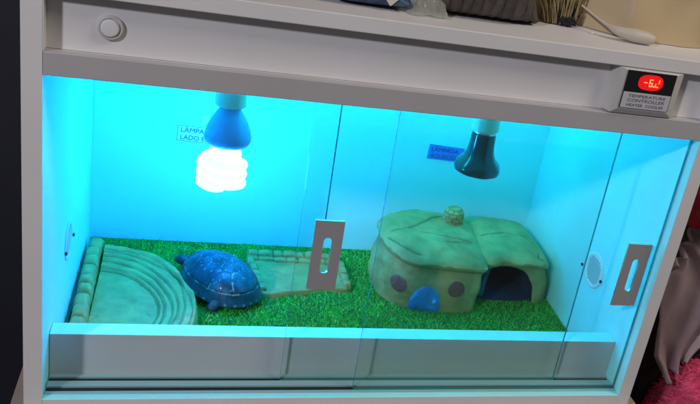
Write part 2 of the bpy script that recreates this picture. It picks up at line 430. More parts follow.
obj('ballast_base', bm, M['ballast'], cfl)
bm = bmesh.new(); path = []
turns = 3.5; zt, zb = -0.0660, -0.1110; cx0 = -0.0035
N_ = 150
for sgn in (0, 1):   # double helix joined at the bottom
    pth = [(cx0 + 0.006 * (1 if sgn == 0 else -1), 0, -0.050), (cx0 + 0.010 * (1 if sgn == 0 else -1), 0.0, -0.058)]
    for k in range(N_ + 1):
        t = k / N_; a = PI * sgn + t * turns * PI * 1.0 * 2 / 2
        r_ = 0.0262 * min(1, 0.55 + t * 5) * (1.0 if t < 0.86 else 1 - 0.80 * ((t - 0.86) / 0.14) ** 1.4)
        pth.append((cx0 + r_ * math.cos(a), r_ * math.sin(a), zt + (zb - zt) * t))
    tube(bm, pth, 0.0062, 10)
obj('spiral_tube', bm, M['tube'], cfl)

heat = root('heat_bulb', 'dark teal bell-shaped heat bulb, unlit, in the right socket', 'heat lamp', (0.5665, YL, 0.2883)); heat.scale = (1.03,) * 3
bm = bmesh.new()
fac = lambda a, z: 1 + 0.012 * math.cos(8 * a)
lathe(bm, [(0.0160, -0.0035), (0.0185, -0.006), (0.0190, -0.020), (0.0205, -0.032), (0.0245, -0.042), (0.0310, -0.049), (0.0345, -0.0545), (0.0352, -0.0595), (0.0335, -0.0640), (0.026, -0.067), (0.010, -0.0685)], (0, 0, 0), 64, fac)
obj('ceramic_bell', bm, M['heat'], heat)
bm = bmesh.new(); lathe(bm, [(0.0165, 0.0), (0.0172, -0.001), (0.0172, -0.0028), (0.0160, -0.0034)], (0, 0, 0), 40)
obj('metal_collar', bm, M['screwbase'], heat)

# ---------------------------------------------------------------- wall labels
def wall_label(loc, w, h, m, lines, lab, ink, tilt, frame=False):
    r = root('wall_label', lab, 'paper label', loc); r.rotation_euler = (0, tilt, 0)
    p = box('paper', m, r, (0, w, -0.0007, -0.0002, -h, 0), 0)
    for s, z, sz in lines: text('lettering', s, sz, (0.0045, -0.0011, z), ink, r)
    if frame:
        bm = bmesh.new(); e = 0.0006
        for b in ((0, w, -h, -h + e), (0, w, -e, 0), (0, e, -h + e, -e), (w - e, w, -h + e, -e)):
            bx(bm, b[0], b[1], -0.0009, -0.0008, b[2], b[3])
        obj('printed_border', bm, ink, r, smooth=False)
wall_label((0.1235, 0.43, 0.1935), 0.088, 0.0255, M['paper'], [('LÂMPADA', -0.0108, 0.0115), ('LADO ESQUERDO', -0.0228, 0.0108)],
           'white paper label with dark lettering behind the lit spiral bulb', M['ink'], 0.03, True)
wall_label((0.5365, 0.43, 0.1990), 0.064, 0.0265, M['bluepaper'], [('LÂMPADA', -0.0115, 0.0110), ('AQUECIDA', -0.0235, 0.0108)],
           'blue paper label with dark lettering beside the heat bulb', M['ink'], 0.05)
# torn tape scrap beside the left label
bm = bmesh.new(); random.seed(4); pts = []
for i in range(9):
    pts.append([(0.158 + 0.0016 * i + random.uniform(-.0008, .0008), 0.4292 - 0.0010 * (j % 2), 0.196 + 0.0024 * j + 0.0014 * i * 0.5 + random.uniform(-.001, .001)) for j in range(7)])
grid(bm, pts); tp = obj('tape_scrap', bm, M['paper'], None, smooth=False)
s_ = tp.modifiers.new('thick', 'SOLIDIFY'); s_.thickness = 0.0004
tag(tp, 'small crumpled scrap of white tape above the white paper label', 'tape')

# ---------------------------------------------------------------- turf mat
random.seed(11)
import numpy as np
rng = np.random.default_rng(5)
bm = bmesh.new(); bx(bm, 0.0015, W - 0.0015, 0.0712, 0.4285, FL + 0.0002, FL + 0.0022)
turf = obj('turf_mat', bm, [M['mat'], M['blade']], None, smooth=False)
nb = 150000
px = rng.uniform(0.003, W - 0.003, nb); py = rng.uniform(0.073, 0.427, nb)
hh = rng.uniform(0.0015, 0.0048, nb); ang = rng.uniform(0, 2 * PI, nb); wdt = rng.uniform(0.0003, 0.0008, nb)
patch = np.array([noise.noise(Vector((x * 22, y * 22, 0))) for x, y in zip(px[::1], py[::1])])
lean = rng.uniform(0.0005, 0.0042, nb); la = rng.uniform(0, 2 * PI, nb)
hh *= 1 + 0.35 * patch
z0 = FL + 0.002
co = np.zeros((nb, 3, 3), dtype=np.float32)
co[:, 0] = np.stack([px - np.cos(ang) * wdt, py - np.sin(ang) * wdt, np.full(nb, z0)], 1)
co[:, 1] = np.stack([px + np.cos(ang) * wdt, py + np.sin(ang) * wdt, np.full(nb, z0)], 1)
co[:, 2] = np.stack([np.clip(px + np.cos(la) * lean, 0.001, W - 0.001), np.clip(py + np.sin(la) * lean, 0.0712, 0.4295), z0 + hh], 1)
me = bpy.data.meshes.new('turf_mat')
base = turf.data; bv = np.zeros(len(base.vertices) * 3, dtype=np.float32); base.vertices.foreach_get('co', bv)
nb0 = len(base.vertices)
verts = np.concatenate([bv.reshape(-1, 3), co.reshape(-1, 3)])
faces = [tuple(p.vertices) for p in base.polygons]
nf0 = len(faces)
me.from_pydata(verts.tolist(), [], faces + [(nb0 + 3 * i, nb0 + 3 * i + 1, nb0 + 3 * i + 2) for i in range(nb)])
me.materials.append(M['mat']); me.materials.append(M['blade'])
mi = np.ones(nf0 + nb, dtype=np.int32); mi[:nf0] = 0; me.polygons.foreach_set('material_index', mi)
ca = me.color_attributes.new('Col', 'FLOAT_COLOR', 'POINT')
cc = np.ones((len(verts), 4), dtype=np.float32)
pal = np.array([[0.015, 0.48, 0.034], [0.012, 0.34, 0.030], [0.03, 0.64, 0.045], [0.06, 0.80, 0.06], [0.30, 0.88, 0.32]])
ch = rng.choice(5, nb, p=[0.32, 0.28, 0.22, 0.12, 0.06])
bc = np.minimum(pal[ch] * (1 + 0.25 * patch[:, None]), 0.92); 
cc[nb0:, :3] = np.repeat(bc, 3, axis=0); ca.data.foreach_set('color', cc.ravel())
turf.data = me
tag(turf, 'bright green artificial turf mat covering the tank floor', 'artificial turf')

GZ = FL + 0.0045   # height at which things stand in the pile

# ---------------------------------------------------------------- stepped water dish (left)
def shade(v, lo, hi, a=1.0): return (a, a, a)
dish = root('stepped_dish', 'large pale green stepped stone-look dish beside the left wall', 'water dish', (0.028, 0.20, GZ))
bm = bmesh.new()
nr, na = 150, 190
def terr(r, th):
    p = (r * math.cos(th), r * math.sin(th), 0)
    rr = r + 0.022 * nz(p, 3.0, 2) + 0.010 * nz(p, 9, 5)
    steps = [(0.60, 0.0026), (0.665, 0.0020), (0.735, 0.0020), (0.80, 0.0018), (0.865, 0.0018), (0.925, 0.0016)]
    z = 0.0025 + 0.0016 * fbm(p, 2.6, 1) - 0.0012 * math.exp(-(abs(nz((p[0] * 0.7 + p[1] * 0.5, p[1] * 2.2 - p[0], 0), 2.0, 12)) / 0.035) ** 2)
    for i, (s, h) in enumerate(steps):
        ss = s + 0.045 * nz((p[0], p[1], i * 3.1), 1.9, 9 + i)
        t = (rr - ss) / 0.020; t = max(0, min(1, t)); z += h * (t * t * (3 - 2 * t))
        z -= 0.0012 * math.exp(-((rr - ss + 0.006) / 0.008) ** 2)
        z += 0.0007 * math.exp(-((rr - ss - 0.022) / 0.012) ** 2)
    if r > 0.965: z -= (z + 0.004) * ((r - 0.965) / 0.035) ** 1.6
    return z + 0.0005 * fbm(p, 14, 4)
rows = []
for i in range(nr + 1):
    r = i / nr; row = []
    for j in range(na + 1):
        th = -PI / 2 + PI * j / na
        edge = 1 + 0.012 * nz((math.cos(th) * 3, math.sin(th) * 3, 0), 1.5, 8)
        x = 0.143 * r * math.cos(th) * edge; y = 0.182 * r * math.sin(th) * edge
        row.append((x, max(y, -0.124), terr(r, th)))
    rows.append(row)
grid(bm, rows)
o = obj('stepped_basin', bm, M['ramp'], dish, sharp=80)
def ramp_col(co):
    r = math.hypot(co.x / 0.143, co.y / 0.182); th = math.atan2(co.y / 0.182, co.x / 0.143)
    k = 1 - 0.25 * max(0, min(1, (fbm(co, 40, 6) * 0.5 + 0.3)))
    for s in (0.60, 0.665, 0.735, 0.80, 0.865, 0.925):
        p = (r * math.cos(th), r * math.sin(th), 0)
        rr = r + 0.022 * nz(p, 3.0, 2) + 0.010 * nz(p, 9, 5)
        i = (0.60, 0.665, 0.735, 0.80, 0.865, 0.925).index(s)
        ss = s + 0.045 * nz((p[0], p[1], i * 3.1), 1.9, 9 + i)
        k *= 1 - 0.55 * math.exp(-((rr - ss + 0.005) / 0.006) ** 2)      # darker line in the crease
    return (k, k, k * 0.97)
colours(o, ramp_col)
def stones(parent, name, p0, p1, n, w, h, m, seed, gap=0.55):
    """a row of rounded stones from p0 to p1 as one lumpy wall"""
    bm = bmesh.new(); p0 = Vector(p0); p1 = Vector(p1); d = (p1 - p0); L = d.length; t = d / L; s = Vector((-t.y, t.x, 0))
    rng_ = random.Random(seed); cuts = [0]
    for k in range(n): cuts.append(cuts[-1] + rng_.uniform(0.75, 1.3))
    cuts = [c / cuts[-1] for c in cuts]; hs = [rng_.uniform(0.88, 1.08) for _ in range(n)]; off = [rng_.uniform(-.0010, .0010) for _ in range(n)]
    nu = n * 12; rows = []
    for i in range(nu + 1):
        u = i / nu; k = max(j for j in range(n) if cuts[j] <= u + 1e-9); f = (u - cuts[k]) / (cuts[k + 1] - cuts[k])
        b = (1 - abs(2 * f - 1) ** 3.0) ; b = gap + (1 - gap) * b ** 0.5
        if i in (0, nu): b *= 0.7
        row = []
        for j in range(22):
            a = PI * j / 21
            cx = math.copysign(abs(math.cos(a)) ** 0.55, math.cos(a)); cz = abs(math.sin(a)) ** 0.55
            q = p0 + d * u + s * (cx * w / 2 * (0.8 + 0.2 * b) + off[k]) + Vector((0, 0, cz * h * hs[k] * b))
            nn = fbm(q, 90, seed) * 0.0009; q += Vector((nn, nn * 0.5, nn * (1 if j not in (0, 21) else 0)))
            row.append(q)
        rows.append(row)
    V = grid(bm, rows); cap(bm, V[0]); cap(bm, V[-1])
    o = obj(name, bm, m, parent, sharp=80)
    def cf(co):
        q = Vector((co.x, co.y, 0)) - Vector((p0.x, p0.y, 0)); u = q.dot(t) / L
        dd = min(abs(u - c) for c in cuts[1:-1]) * L
        k = 1 - 0.6 * math.exp(-(dd / 0.0012) ** 2); k *= 1 - 0.2 * max(0, fbm(co, 60, 3)); return (k, k, k)
    colours(o, cf); return o
stones(dish, 'stone_edging', (-0.0105, -0.122, -0.001), (-0.0135, 0.190, -0.001), 11, 0.021, 0.026, M['ramp'], 3)

# ---------------------------------------------------------------- small dish behind the handle
sd = root('small_brick_dish', 'small low dish with brick-pattern rim at the middle of the back', 'food dish', (0.32, 0.32, GZ))
bm = bmesh.new()
outl = resample(catmull([(-0.072, 0.062, 0), (0.0, 0.068, 0), (0.080, 0.060, 0), (0.085, 0.0, 0), (0.080, -0.042, 0), (0.045, -0.040, 0), (0.010, -0.052, 0), (-0.020, -0.058, 0), (-0.050, -0.066, 0), (-0.066, -0.050, 0), (-0.066, 0.0, 0)], 10), 120)
rows = []
for i in range(40):
    r = i / 39; row = []
    for p in outl:
        q = p * max(r, 0.01); h = 0.0040 + 0.0012 * fbm(q, 40, 2)
        h += 0.0025 * max(0, min(1, (r - 0.86) / 0.06))
        if r > 0.955: h -= (h + 0.004) * ((r - 0.955) / 0.045) ** 1.5
        row.append((q.x, q.y, h))
    rows.append(row)
V = grid(bm, rows, closed_v=True); cap(bm, V[0])
o = obj('dish_floor', bm, M['pool'], sd, sharp=80); colours(o, lambda c: ((1 - .25 * max(0, fbm(c, 50, 1))),) * 3)
stones(sd, 'brick_rim', (-0.074, 0.058, 0.0), (0.078, 0.055, 0.0), 8, 0.015, 0.0155, M['pool'], 8, 0.75)
stones(sd, 'brick_rim', (-0.076, 0.047, 0.0), (0.076, 0.043, 0.0), 7, 0.012, 0.0100, M['pool'], 18, 0.75)
stones(sd, 'side_rim', (-0.070, 0.045, 0), (-0.056, -0.055, 0), 5, 0.014, 0.012, M['pool'], 9, 0.7)
stones(sd, 'side_rim', (0.078, 0.045, 0), (0.080, -0.036, 0), 4, 0.014, 0.012, M['pool'], 12, 0.7)

# ---------------------------------------------------------------- rock house
house = root('rock_house', 'olive stone-look hideout house with blue door, brown round windows and dark arch', 'reptile hide', (0.60, 0.32, GZ))
HO = Vector((0.60, 0.32, GZ))
def loc_(p): return (p[0] - HO.x, p[1] - HO.y, p[2] - HO.z if len(p) > 2 else 0)
# left rounded chamber
base = resample(catmull([loc_((x, y, GZ)) for x, y in [(0.4455, 0.315), (0.453, 0.272), (0.478, 0.243), (0.510, 0.230), (0.550, 0.2265), (0.585, 0.230), (0.602, 0.240), (0.606, 0.30), (0.606, 0.395), (0.540, 0.412), (0.475, 0.400), (0.448, 0.362)]], 12), 200)
topo = resample(catmull([loc_((x, y, GZ)) for x, y in [(0.458, 0.315), (0.464, 0.275), (0.484, 0.250), (0.512, 0.240), (0.550, 0.236), (0.583, 0.237), (0.603, 0.243), (0.612, 0.30), (0.608, 0.392), (0.540, 0.405), (0.480, 0.392), (0.460, 0.355)]], 12), 200)
bm = bmesh.new(); rows = []
for i in range(50):
    t = i / 49; z = 0.086 * t - 0.002; row = []
    for a, b in zip(base, topo):
        p = a.lerp(b, t); p.z = z
        out = Vector((p.x + 0.07, p.y, 0)).normalized()
        bulge = 0.0045 * math.sin(PI * min(1, t * 1.05)) + 0.0022 * fbm(p, 32, 3) + 0.0006 * fbm(p, 120, 8)
        row.append(p + out * bulge)
    rows.append(row)
V = grid(bm, rows, closed_v=True); cap(bm, V[0]); cap(bm, V[-1])
o = obj('chamber_wall', bm, M['rock'], house, sharp=80)
def rc(co): 
    k = 1 - 0.30 * max(0, min(1, fbm(co, 22, 5) + 0.1)); return (k, k, k * 0.96)
colours(o, rc)
# slab roofs: outline + carved grooves
def slab(name, outline, zf, thick, grooves, parent, seed, n=220, rings=60, dome=0.010):
    P = resample(catmull([loc_((x, y, 0)) for x, y in outline], 12), n)
    P = [Vector((p.x, p.y, 0)) for p in P]
    c = sum(P, Vector()) / n
    G = [[Vector(loc_((x, y, 0))[:2]).to_3d() for x, y in g] for g in grooves]
    bm = bmesh.new(); rows = []; val = {}
    zt = lambda p: zf(p.x + HO.x, p.y + HO.y) - HO.z
    for (s, dz) in ((0.90, -thick - 0.001), (0.955, -thick), (0.985, -thick * 0.85), (1.0, -thick * 0.55), (0.998, -thick * 0.3)):
        rows.append([Vector((*(c + (p - c) * s).xy, zt(p) + dz + 0.0008 * fbm(p, 30, seed))) + (p - c).normalized() * 0.0022 * fbm(p + Vector((0, 0, dz)), 45, seed) for p in P])
    for i in range(rings):
        s = 0.992 - 0.982 * (i / (rings - 1)); row = []
        for p in P:
            q = c + (p - c) * s
            e = max(0, (s - 0.90) / 0.092)
            z = zt(q) - thick * 0.28 * e * e + dome * (1 - max(0, (s - 0.45) / 0.542) ** 2.4) + 0.0030 * fbm(q, 18, seed) + 0.0010 * fbm(q, 60, seed + 2)
            for g in G:
                d = polyd(q + Vector((1, 1, 0)) * 0.0015 * nz(q, 60, 1), g); z -= 0.0026 * math.exp(-(d / 0.0022) ** 2)
            row.append((q.x, q.y, z))
        rows.append(row)
    V = grid(bm, rows, closed_v=True); cap(bm, V[0]); cap(bm, V[-1])
    o = obj(name, bm, M['rock'], parent, sharp=85)
    def cf(co):
        q = Vector((co.x, co.y, 0)); k = 1 - 0.25 * max(0, min(1, fbm(co, 24, seed) + 0.1))
        for g in G:
            d = polyd(q + Vector((1, 1, 0)) * 0.0015 * nz(q, 60, 1), g); k *= 1 - 0.62 * math.exp(-(d / 0.0018) ** 2)
        return (k, k, k * 0.96)
    colours(o, cf); return o
zl = lambda x, y: 0.0770 + 0.045 * (y - 0.235) - 0.02 * abs(x - 0.53)
roofl = slab('roof_slab', [(0.4485, 0.345), (0.450, 0.300), (0.461, 0.262), (0.482, 0.238), (0.510, 0.229), (0.545, 0.224), (0.580, 0.222), (0.606, 0.228), (0.614, 0.27), (0.618, 0.345), (0.612, 0.390), (0.570, 0.400), (0.520, 0.408), (0.480, 0.395), (0.456, 0.372)],
     zl, 0.0125, [[(0.4657, 0.3175), (0.496, 0.3246), (0.5379, 0.3556), (0.5642, 0.372)], [(0.4952, 0.3209), (0.5431, 0.2996), (0.5957, 0.2894)], [(0.5485, 0.2811), (0.5876, 0.2796)], [(0.458, 0.300), (0.478, 0.262), (0.500, 0.247)]], house, 3)
zr = lambda x, y: 0.0765 + 0.020 * (y - 0.25) - 0.22 * max(0, x - 0.690) - 0.5 * max(0, x - 0.722)
slab('roof_slab', [(0.606, 0.250), (0.640, 0.247), (0.675, 0.247), (0.708, 0.250), (0.730, 0.266), (0.742, 0.300), (0.742, 0.350), (0.728, 0.392), (0.690, 0.402), (0.640, 0.402), (0.606, 0.385)],
     zr, 0.0115, [[(0.622, 0.320), (0.6655, 0.334), (0.702, 0.322), (0.722, 0.292)], [(0.700, 0.268), (0.716, 0.262)], [(0.707, 0.262), (0.712, 0.274)]], house, 7, dome=0.008)
# right arch shell: solid wall around an arched tunnel
def arch_prof(n):
    """(inner, outer) section points, x-z, from left foot to right foot"""
    I = catmull([(0.609, 0, -0.001), (0.610, 0, 0.034), (0.617, 0, 0.058), (0.636, 0, 0.0690), (0.664, 0, 0.0680), (0.690, 0, 0.057), (0.707, 0, 0.034), (0.714, 0, -0.001)], 12, False)
    O = catmull([(0.600, 0, -0.001), (0.600, 0, 0.030), (0.602, 0, 0.060), (0.625, 0, 0.076), (0.668, 0, 0.077), (0.714, 0, 0.073), (0.734, 0, 0.044), (0.737, 0, -0.001)], 12, False)
    return I, O
I, O = arch_prof(1)
bm = bmesh.new(); nyy = 26
def disp_(p, k=1.0): return Vector((0.0016 * fbm(p, 36, 4) * k, 0.0014 * fbm(p, 36, 9) * k, 0.0010 * fbm(p, 36, 14) * k))
def rnd(y): return y
rowsO = []; rowsI = []
for i in range(nyy + 1):
    y = 0.258 + 0.130 * i / nyy
    f = 1 - 0.02 * (i in (0, nyy))
    def mk(p, yy, fr=0.0):
        q = Vector((p.x, yy + 0.22 * max(0, p.x - 0.690) * (1 if yy < 0.32 else 0) * max(0, 1 - (yy - 0.258) / 0.06), p.z)); q = q + disp_(q); return Vector(loc_((q.x, q.y, q.z + GZ)))
    rowsO.append([mk(p, y) for p in O]); rowsI.append([mk(p, y) for p in I])
VO = grid(bm, rowsO); VI = grid(bm, rowsI, mi=1)
for row_o, row_i, yy in ((VO[0], VI[0], 0), (VO[-1], VI[-1], 1)):
    m1 = []
    for a, b in zip(row_o, row_i):
        q = a.co.lerp(b.co, 0.5) + Vector((0, -0.0025 if yy == 0 else 0.0025, 0)); m1.append(bm.verts.new(q))
    for A, B in ((row_o, m1), (m1, row_i)):
        for k in range(len(A) - 1): bm.faces.new((A[k], A[k + 1], B[k + 1], B[k]))
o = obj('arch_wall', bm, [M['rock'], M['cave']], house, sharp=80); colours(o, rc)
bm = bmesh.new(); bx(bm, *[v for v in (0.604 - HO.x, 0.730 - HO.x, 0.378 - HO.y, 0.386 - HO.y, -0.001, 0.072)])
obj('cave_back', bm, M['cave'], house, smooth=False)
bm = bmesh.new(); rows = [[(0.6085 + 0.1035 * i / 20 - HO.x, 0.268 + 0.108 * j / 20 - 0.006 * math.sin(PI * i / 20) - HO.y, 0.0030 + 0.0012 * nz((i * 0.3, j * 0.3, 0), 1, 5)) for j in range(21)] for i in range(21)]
grid(bm, rows); obj('cave_shade_floor', bm, M['cave'], house)  # dark sheet over the turf paints in the tunnel's shade
# pillar just inside the arch
bm = bmesh.new(); rows = []
for i in range(24):
    t = i / 23; z = -0.001 + 0.070 * t; r_ = 0.0085 - 0.002 * math.sin(PI * t)
    rows.append([Vector((0.624 + 0.008 * t + r_ * math.cos(2 * PI * k / 20) - HO.x, 0.285 + r_ * 1.2 * math.sin(2 * PI * k / 20) - HO.y, z)) + Vector((1, 1, 0)) * 0.001 * fbm((k, t * 9, 0), 0.6, 2) for k in range(20)])
V = grid(bm, rows, closed_v=True); cap(bm, V[0]); cap(bm, V[-1])
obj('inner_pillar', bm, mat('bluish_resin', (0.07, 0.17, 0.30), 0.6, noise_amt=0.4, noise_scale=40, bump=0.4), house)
# chimney of stacked stones
bm = bmesh.new(); rows = []
nC = 60
for i in range(40):
    t = i / 39; z = 0.086 + 0.027 * t
    for _ in (0,):
        row = []
        for k in range(nC):
            a = 2 * PI * k / nC; course = t * 4; fr = course % 1.0
            g = math.exp(-(min(fr, 1 - fr) / 0.10) ** 2) if 0.15 < course < 3.95 else 0
            va = (k / nC * 8 + (int(course) % 2) * 0.5) % 1.0; gv = math.exp(-(min(va, 1 - va) / 0.07) ** 2)
            r_ = 0.0178 * (1 - 0.10 * (2 * t - 1) ** 2 - 0.22 * max(0, t - 0.7) / 0.3) - 0.0016 * max(g, gv) + 0.0008 * fbm((math.cos(a), math.sin(a), t * 3), 3, 2)
            row.append((0.5775 + r_ * math.cos(a) - HO.x, 0.352 + r_ * math.sin(a) - HO.y, z - HO.z - 0.003))
        rows.append(row)
for (q, dz) in ((0.65, 0.001), (0.55, -0.004)):
    rows.append([(0.5775 + 0.0178 * 0.7 * q * math.cos(2 * PI * k / nC) - HO.x, 0.352 + 0.0178 * 0.7 * q * math.sin(2 * PI * k / nC) - HO.y, 0.113 + dz - HO.z - 0.003) for k in range(nC)])
V = grid(bm, rows, closed_v=True); cap(bm, V[0]); cap(bm, V[-1])
ch_ = obj('chimney', bm, M['rock'], roofl, sharp=80); ch_.location.z = 0.006
def cc_(co):
    t = (co.z + HO.z + 0.003 - 0.086) / 0.027; a = math.atan2(co.y - (0.352 - HO.y), co.x - (0.5775 - HO.x)) / (2 * PI) % 1
    course = t * 4; fr = course % 1.0; g = math.exp(-(min(fr, 1 - fr) / 0.12) ** 2)
    va = (a * 8 + (int(course) % 2) * 0.5) % 1.0; gv = math.exp(-(min(va, 1 - va) / 0.08) ** 2)
    k = 1.15 - 0.65 * min(1, max(g, gv)); return (k, k, k)
colours(ch_, cc_)

# door, knob, windows on the curved front: follow the wall
def wall_y(x, z):
    """y of the chamber wall front at x, z (world)"""
    t = (z - GZ + 0.002) / 0.086
    best = None
    for a, b in zip(base, topo):
        p = a.lerp(b, t)
        if p.y > 0: continue
        if best is None or abs(p.x - (x - HO.x)) < abs(best.x - (x - HO.x)): best = p
    return best
def patch_on_wall(name, xz, m, bulge=0.0024, parent=house, n=40, rings=6):
    cx = sum(p[0] for p in xz) / len(xz); cz = sum(p[1] for p in xz) / len(xz)
    bm = bmesh.new(); rows = []
    for s, d in ((1.0, -0.005), (1.0, bulge * 0.6), (0.93, bulge), (0.6, bulge * 1.1), (0.3, bulge * 1.15), (0.02, bulge * 1.2)):
        row = []
        for p in xz:
            x = cx + (p[0] - cx) * s; z = cz + (p[1] - cz) * s
            q = wall_y(x, z); out = Vector((q.x + 0.07, q.y, 0)).normalized()
            t = (z - GZ + 0.002) / 0.086; b0 = 0.0045 * math.sin(PI * min(1, t * 1.05))
            pp = Vector((x - HO.x, q.y, z - GZ)); row.append(pp + out * (b0 + d) * 1.0)
        rows.append(row)
    V = grid(bm, rows, closed_v=True); cap(bm, V[0]); cap(bm, V[-1])
    return obj(name, bm, m, parent, sharp=50)
dxz = [(0.4905, -0.009), (0.492, 0.006), (0.498, 0.021), (0.507, 0.0305), (0.516, 0.0330), (0.526, 0.0305), (0.533, 0.022), (0.5375, 0.008), (0.5385, -0.009)]
dn = catmull([(x, 0, z) for x, z in dxz], 6, False)
dr = patch_on_wall('door', [(p.x, p.z) for p in dn] + [(0.53 - 0.008 * k, -0.009) for k in range(5)], M['door'], 0.0022)
bm = bmesh.new(); bmesh.ops.create_uvsphere(bm, u_segments=14, v_segments=10, radius=0.0042)
q = wall_y(0.5285, 0.010)
for v in bm.verts: v.co += Vector((0.5285 - HO.x, q.y - 0.0075, 0.010 - GZ))
obj('door_knob', bm, M['door'], dr)
for (cx, cz, rr) in ((0.4750, 0.0275, 0.0135), (0.5600, 0.0320, 0.0138)):
    patch_on_wall('round_window', [(cx + rr * math.cos(2 * PI * k / 32) * (0.80 if cx < 0.5 else 0.95), cz + rr * math.sin(2 * PI * k / 32)) for k in range(32)], M['window'], 0.0016)

# ---------------------------------------------------------------- tortoise
TA = math.atan2(0.80, -0.60)
tor = root('tortoise', 'dark tortoise, blue lamp tint painted in, with pale-dotted domed shell resting on green turf', 'tortoise', (0.2005, 0.2735, GZ), TA)
SL, SW, SH = 0.070, 0.0445, 0.042
# local x = forward
scutes = []
for i, x in enumerate((-0.70, -0.36, 0.0, 0.36, 0.68)): scutes.append((x * SL, 0.0))
for s in (-1, 1):
    for x in (-0.52, -0.18, 0.18, 0.52): scutes.append((x * SL, s * 0.60 * SW))
def shell_pt(u, v):
    """u around, v from rim(0) to top(1)"""
    a = 2 * PI * u
    egg = 1 + 0.07 * -math.cos(a)
    r = math.cos(v * PI / 2) ** 0.98 if v < 1 else 0.0
    x = SL * r * math.copysign(abs(math.cos(a)) ** 0.95, math.cos(a)); y = SW * r * math.copysign(abs(math.sin(a)) ** 0.92, math.sin(a)) * egg
    z = 0.012 + SH * math.sin(v * PI / 2) ** 0.92
    return Vector((x, y, z))
bm = bmesh.new(); rows = []
NU, NV = 240, 110; cols = []
def shell_info(p):
    ds = sorted((math.hypot((p.x - sx), (p.y - sy) * (0.9)), i) for i, (sx, sy) in enumerate(scutes))
    return ds[0][0], ds[1][0] - ds[0][0], ds[0][1]
for j in range(NV):
    v = j / (NV - 1) * 0.995; row = []
    for i in range(NU):
        p = shell_pt(i / NU, v)
        n = Vector((p.x / SL ** 2, p.y / SW ** 2, (p.z - 0.012) / SH ** 2)).normalized()
        marg = v < 0.22
        if marg:
            m = (i / NU * 25) % 1; g = math.exp(-(min(m, 1 - m) / 0.06) ** 2) * 0.0010
            p = p + n * (0.0012 + 0.0030 * (1 - v / 0.22) ** 1.5 - g) - Vector((0, 0, 0.0020 * (1 - v / 0.22)))
        else:
            d0, dd, k = shell_info(p)
            p = p + n * (0.0012 - 0.0011 * math.exp(-(dd / 0.0020) ** 2) + 0.0010 * math.exp(-(d0 / 0.008) ** 2))
            if v < 0.27: p -= n * 0.0016 * math.exp(-((v - 0.228) / 0.014) ** 2)
        row.append(p)
    rows.append(row)
# underside
under = [[Vector((p.x * s, p.y * s, z)) for p in rows[0]] for s, z in ((0.93, 0.0075), (0.80, 0.0045), (0.3, 0.004))]
V = grid(bm, list(reversed(under)) + rows, closed_v=True); cap(bm, V[0]); cap(bm, V[-1])
shell = obj('shell', bm, M['shell'], tor, sharp=85)
rgn = random.Random(3)
dots = [(rgn.uniform(-0.8, 0.8) * SL, rgn.uniform(-0.8, 0.8) * SW, rgn.uniform(0.0005, 0.0011)) for _ in range(30)]
dots += [(rgn.uniform(-0.6, 0.5) * SL, rgn.uniform(-0.5, 0.5) * SW, rgn.uniform(0.0005, 0.0009)) for _ in range(26)]
dots += [(sx + rgn.uniform(-.003, .003), sy + rgn.uniform(-.002, .002), 0.0009) for sx, sy in scutes]
def shc(co):
    base_ = Vector((0.005, 0.034, 0.055)); hi = Vector((0.010, 0.110, 0.150)); pale = Vector((0.36, 0.55, 0.42))  # blue lamp light is painted into the dark shell colours
    k = max(0, min(1, 0.5 + fbm(co, 40, 2))); c = base_.lerp(hi, k)
    r = math.sqrt((co.x / SL) ** 2 + (co.y / SW) ** 2); a = math.atan2(co.y / SW, co.x / SL)
    if co.z < 0.0265:
        m = (a / (2 * PI) * 25) % 1; s = 0.8 * math.exp(-((m - 0.5) / 0.10) ** 2) * math.exp(-((co.z - 0.0130) / 0.0013) ** 2)
        c = c.lerp(pale, min(1, s * 1.2)); c *= 0.8
    else:
        d0, dd, kx = shell_info(co)
        l = math.exp(-(dd / 0.0008) ** 2) * max(0, min(1, 3.2 * (nz(co, 170, 4) + 0.02)))
        c = c.lerp(pale, min(1, l))
        ring = 0.5 + 0.5 * math.sin(d0 * 1500); c *= 0.88 + 0.12 * ring
        for (x, y, q) in dots:
            e = math.hypot(co.x - x, co.y - y)
            if e < q * 2: c = c.lerp(pale, math.exp(-(e / q) ** 4) * 0.6)
        if co.z < 0.031: c = c.lerp(pale, 0.6 * math.exp(-((co.z - 0.0285) / 0.0011) ** 2) * max(0, min(1, 2 * nz(co, 130, 8) + 0.4)))
    return tuple(c)
colours(shell, shc)
# body in one continuous skin: trunk, neck and head, four legs, tail
bmb = bmesh.new()
def sk(path, rads, n=16, squash=1.0):
    P = catmull(path, 6, False); m = len(P) - 1
    def rad(t):
        f = t * (len(rads) - 1); i = min(int(f), len(rads) - 2); return rads[i] + (rads[i + 1] - rads[i]) * (f - i)
    tube(bmb, P, rad, n, True, squash)
sk([(-0.055, 0, 0.013), (0.0, 0, 0.014), (0.055, 0, 0.016)], [0.020, 0.030, 0.020], 20)
sk([(0.044, 0, 0.017), (0.058, 0.004, 0.018), (0.068, 0.009, 0.019), (0.075, 0.014, 0.0205), (0.081, 0.018, 0.0195), (0.0855, 0.021, 0.0170)], [0.011, 0.0085, 0.0088, 0.0085, 0.0058, 0.0016], 18)
for s in (-1, 1):
    sk([(0.034, s * 0.022, 0.015), (0.044, s * 0.026, 0.012), (0.047, s * 0.027, 0.006), (0.048, s * 0.027, 0.0015)], [0.010, 0.0085, 0.0075, 0.0070])
    sk([(-0.034, s * 0.022, 0.014), (-0.040, s * 0.032, 0.011), (-0.042, s * (0.032 if s < 0 else 0.043), 0.006), (-0.042, s * (0.033 if s < 0 else 0.046), 0.0015)], [0.011, 0.0095, 0.0080, 0.0075])
sk([(-0.060, 0, 0.012), (-0.069, 0.002, 0.009), (-0.074, 0.006, 0.005)], [0.006, 0.004, 0.0015])
body = obj('body', bmb, M['skin'], tor)
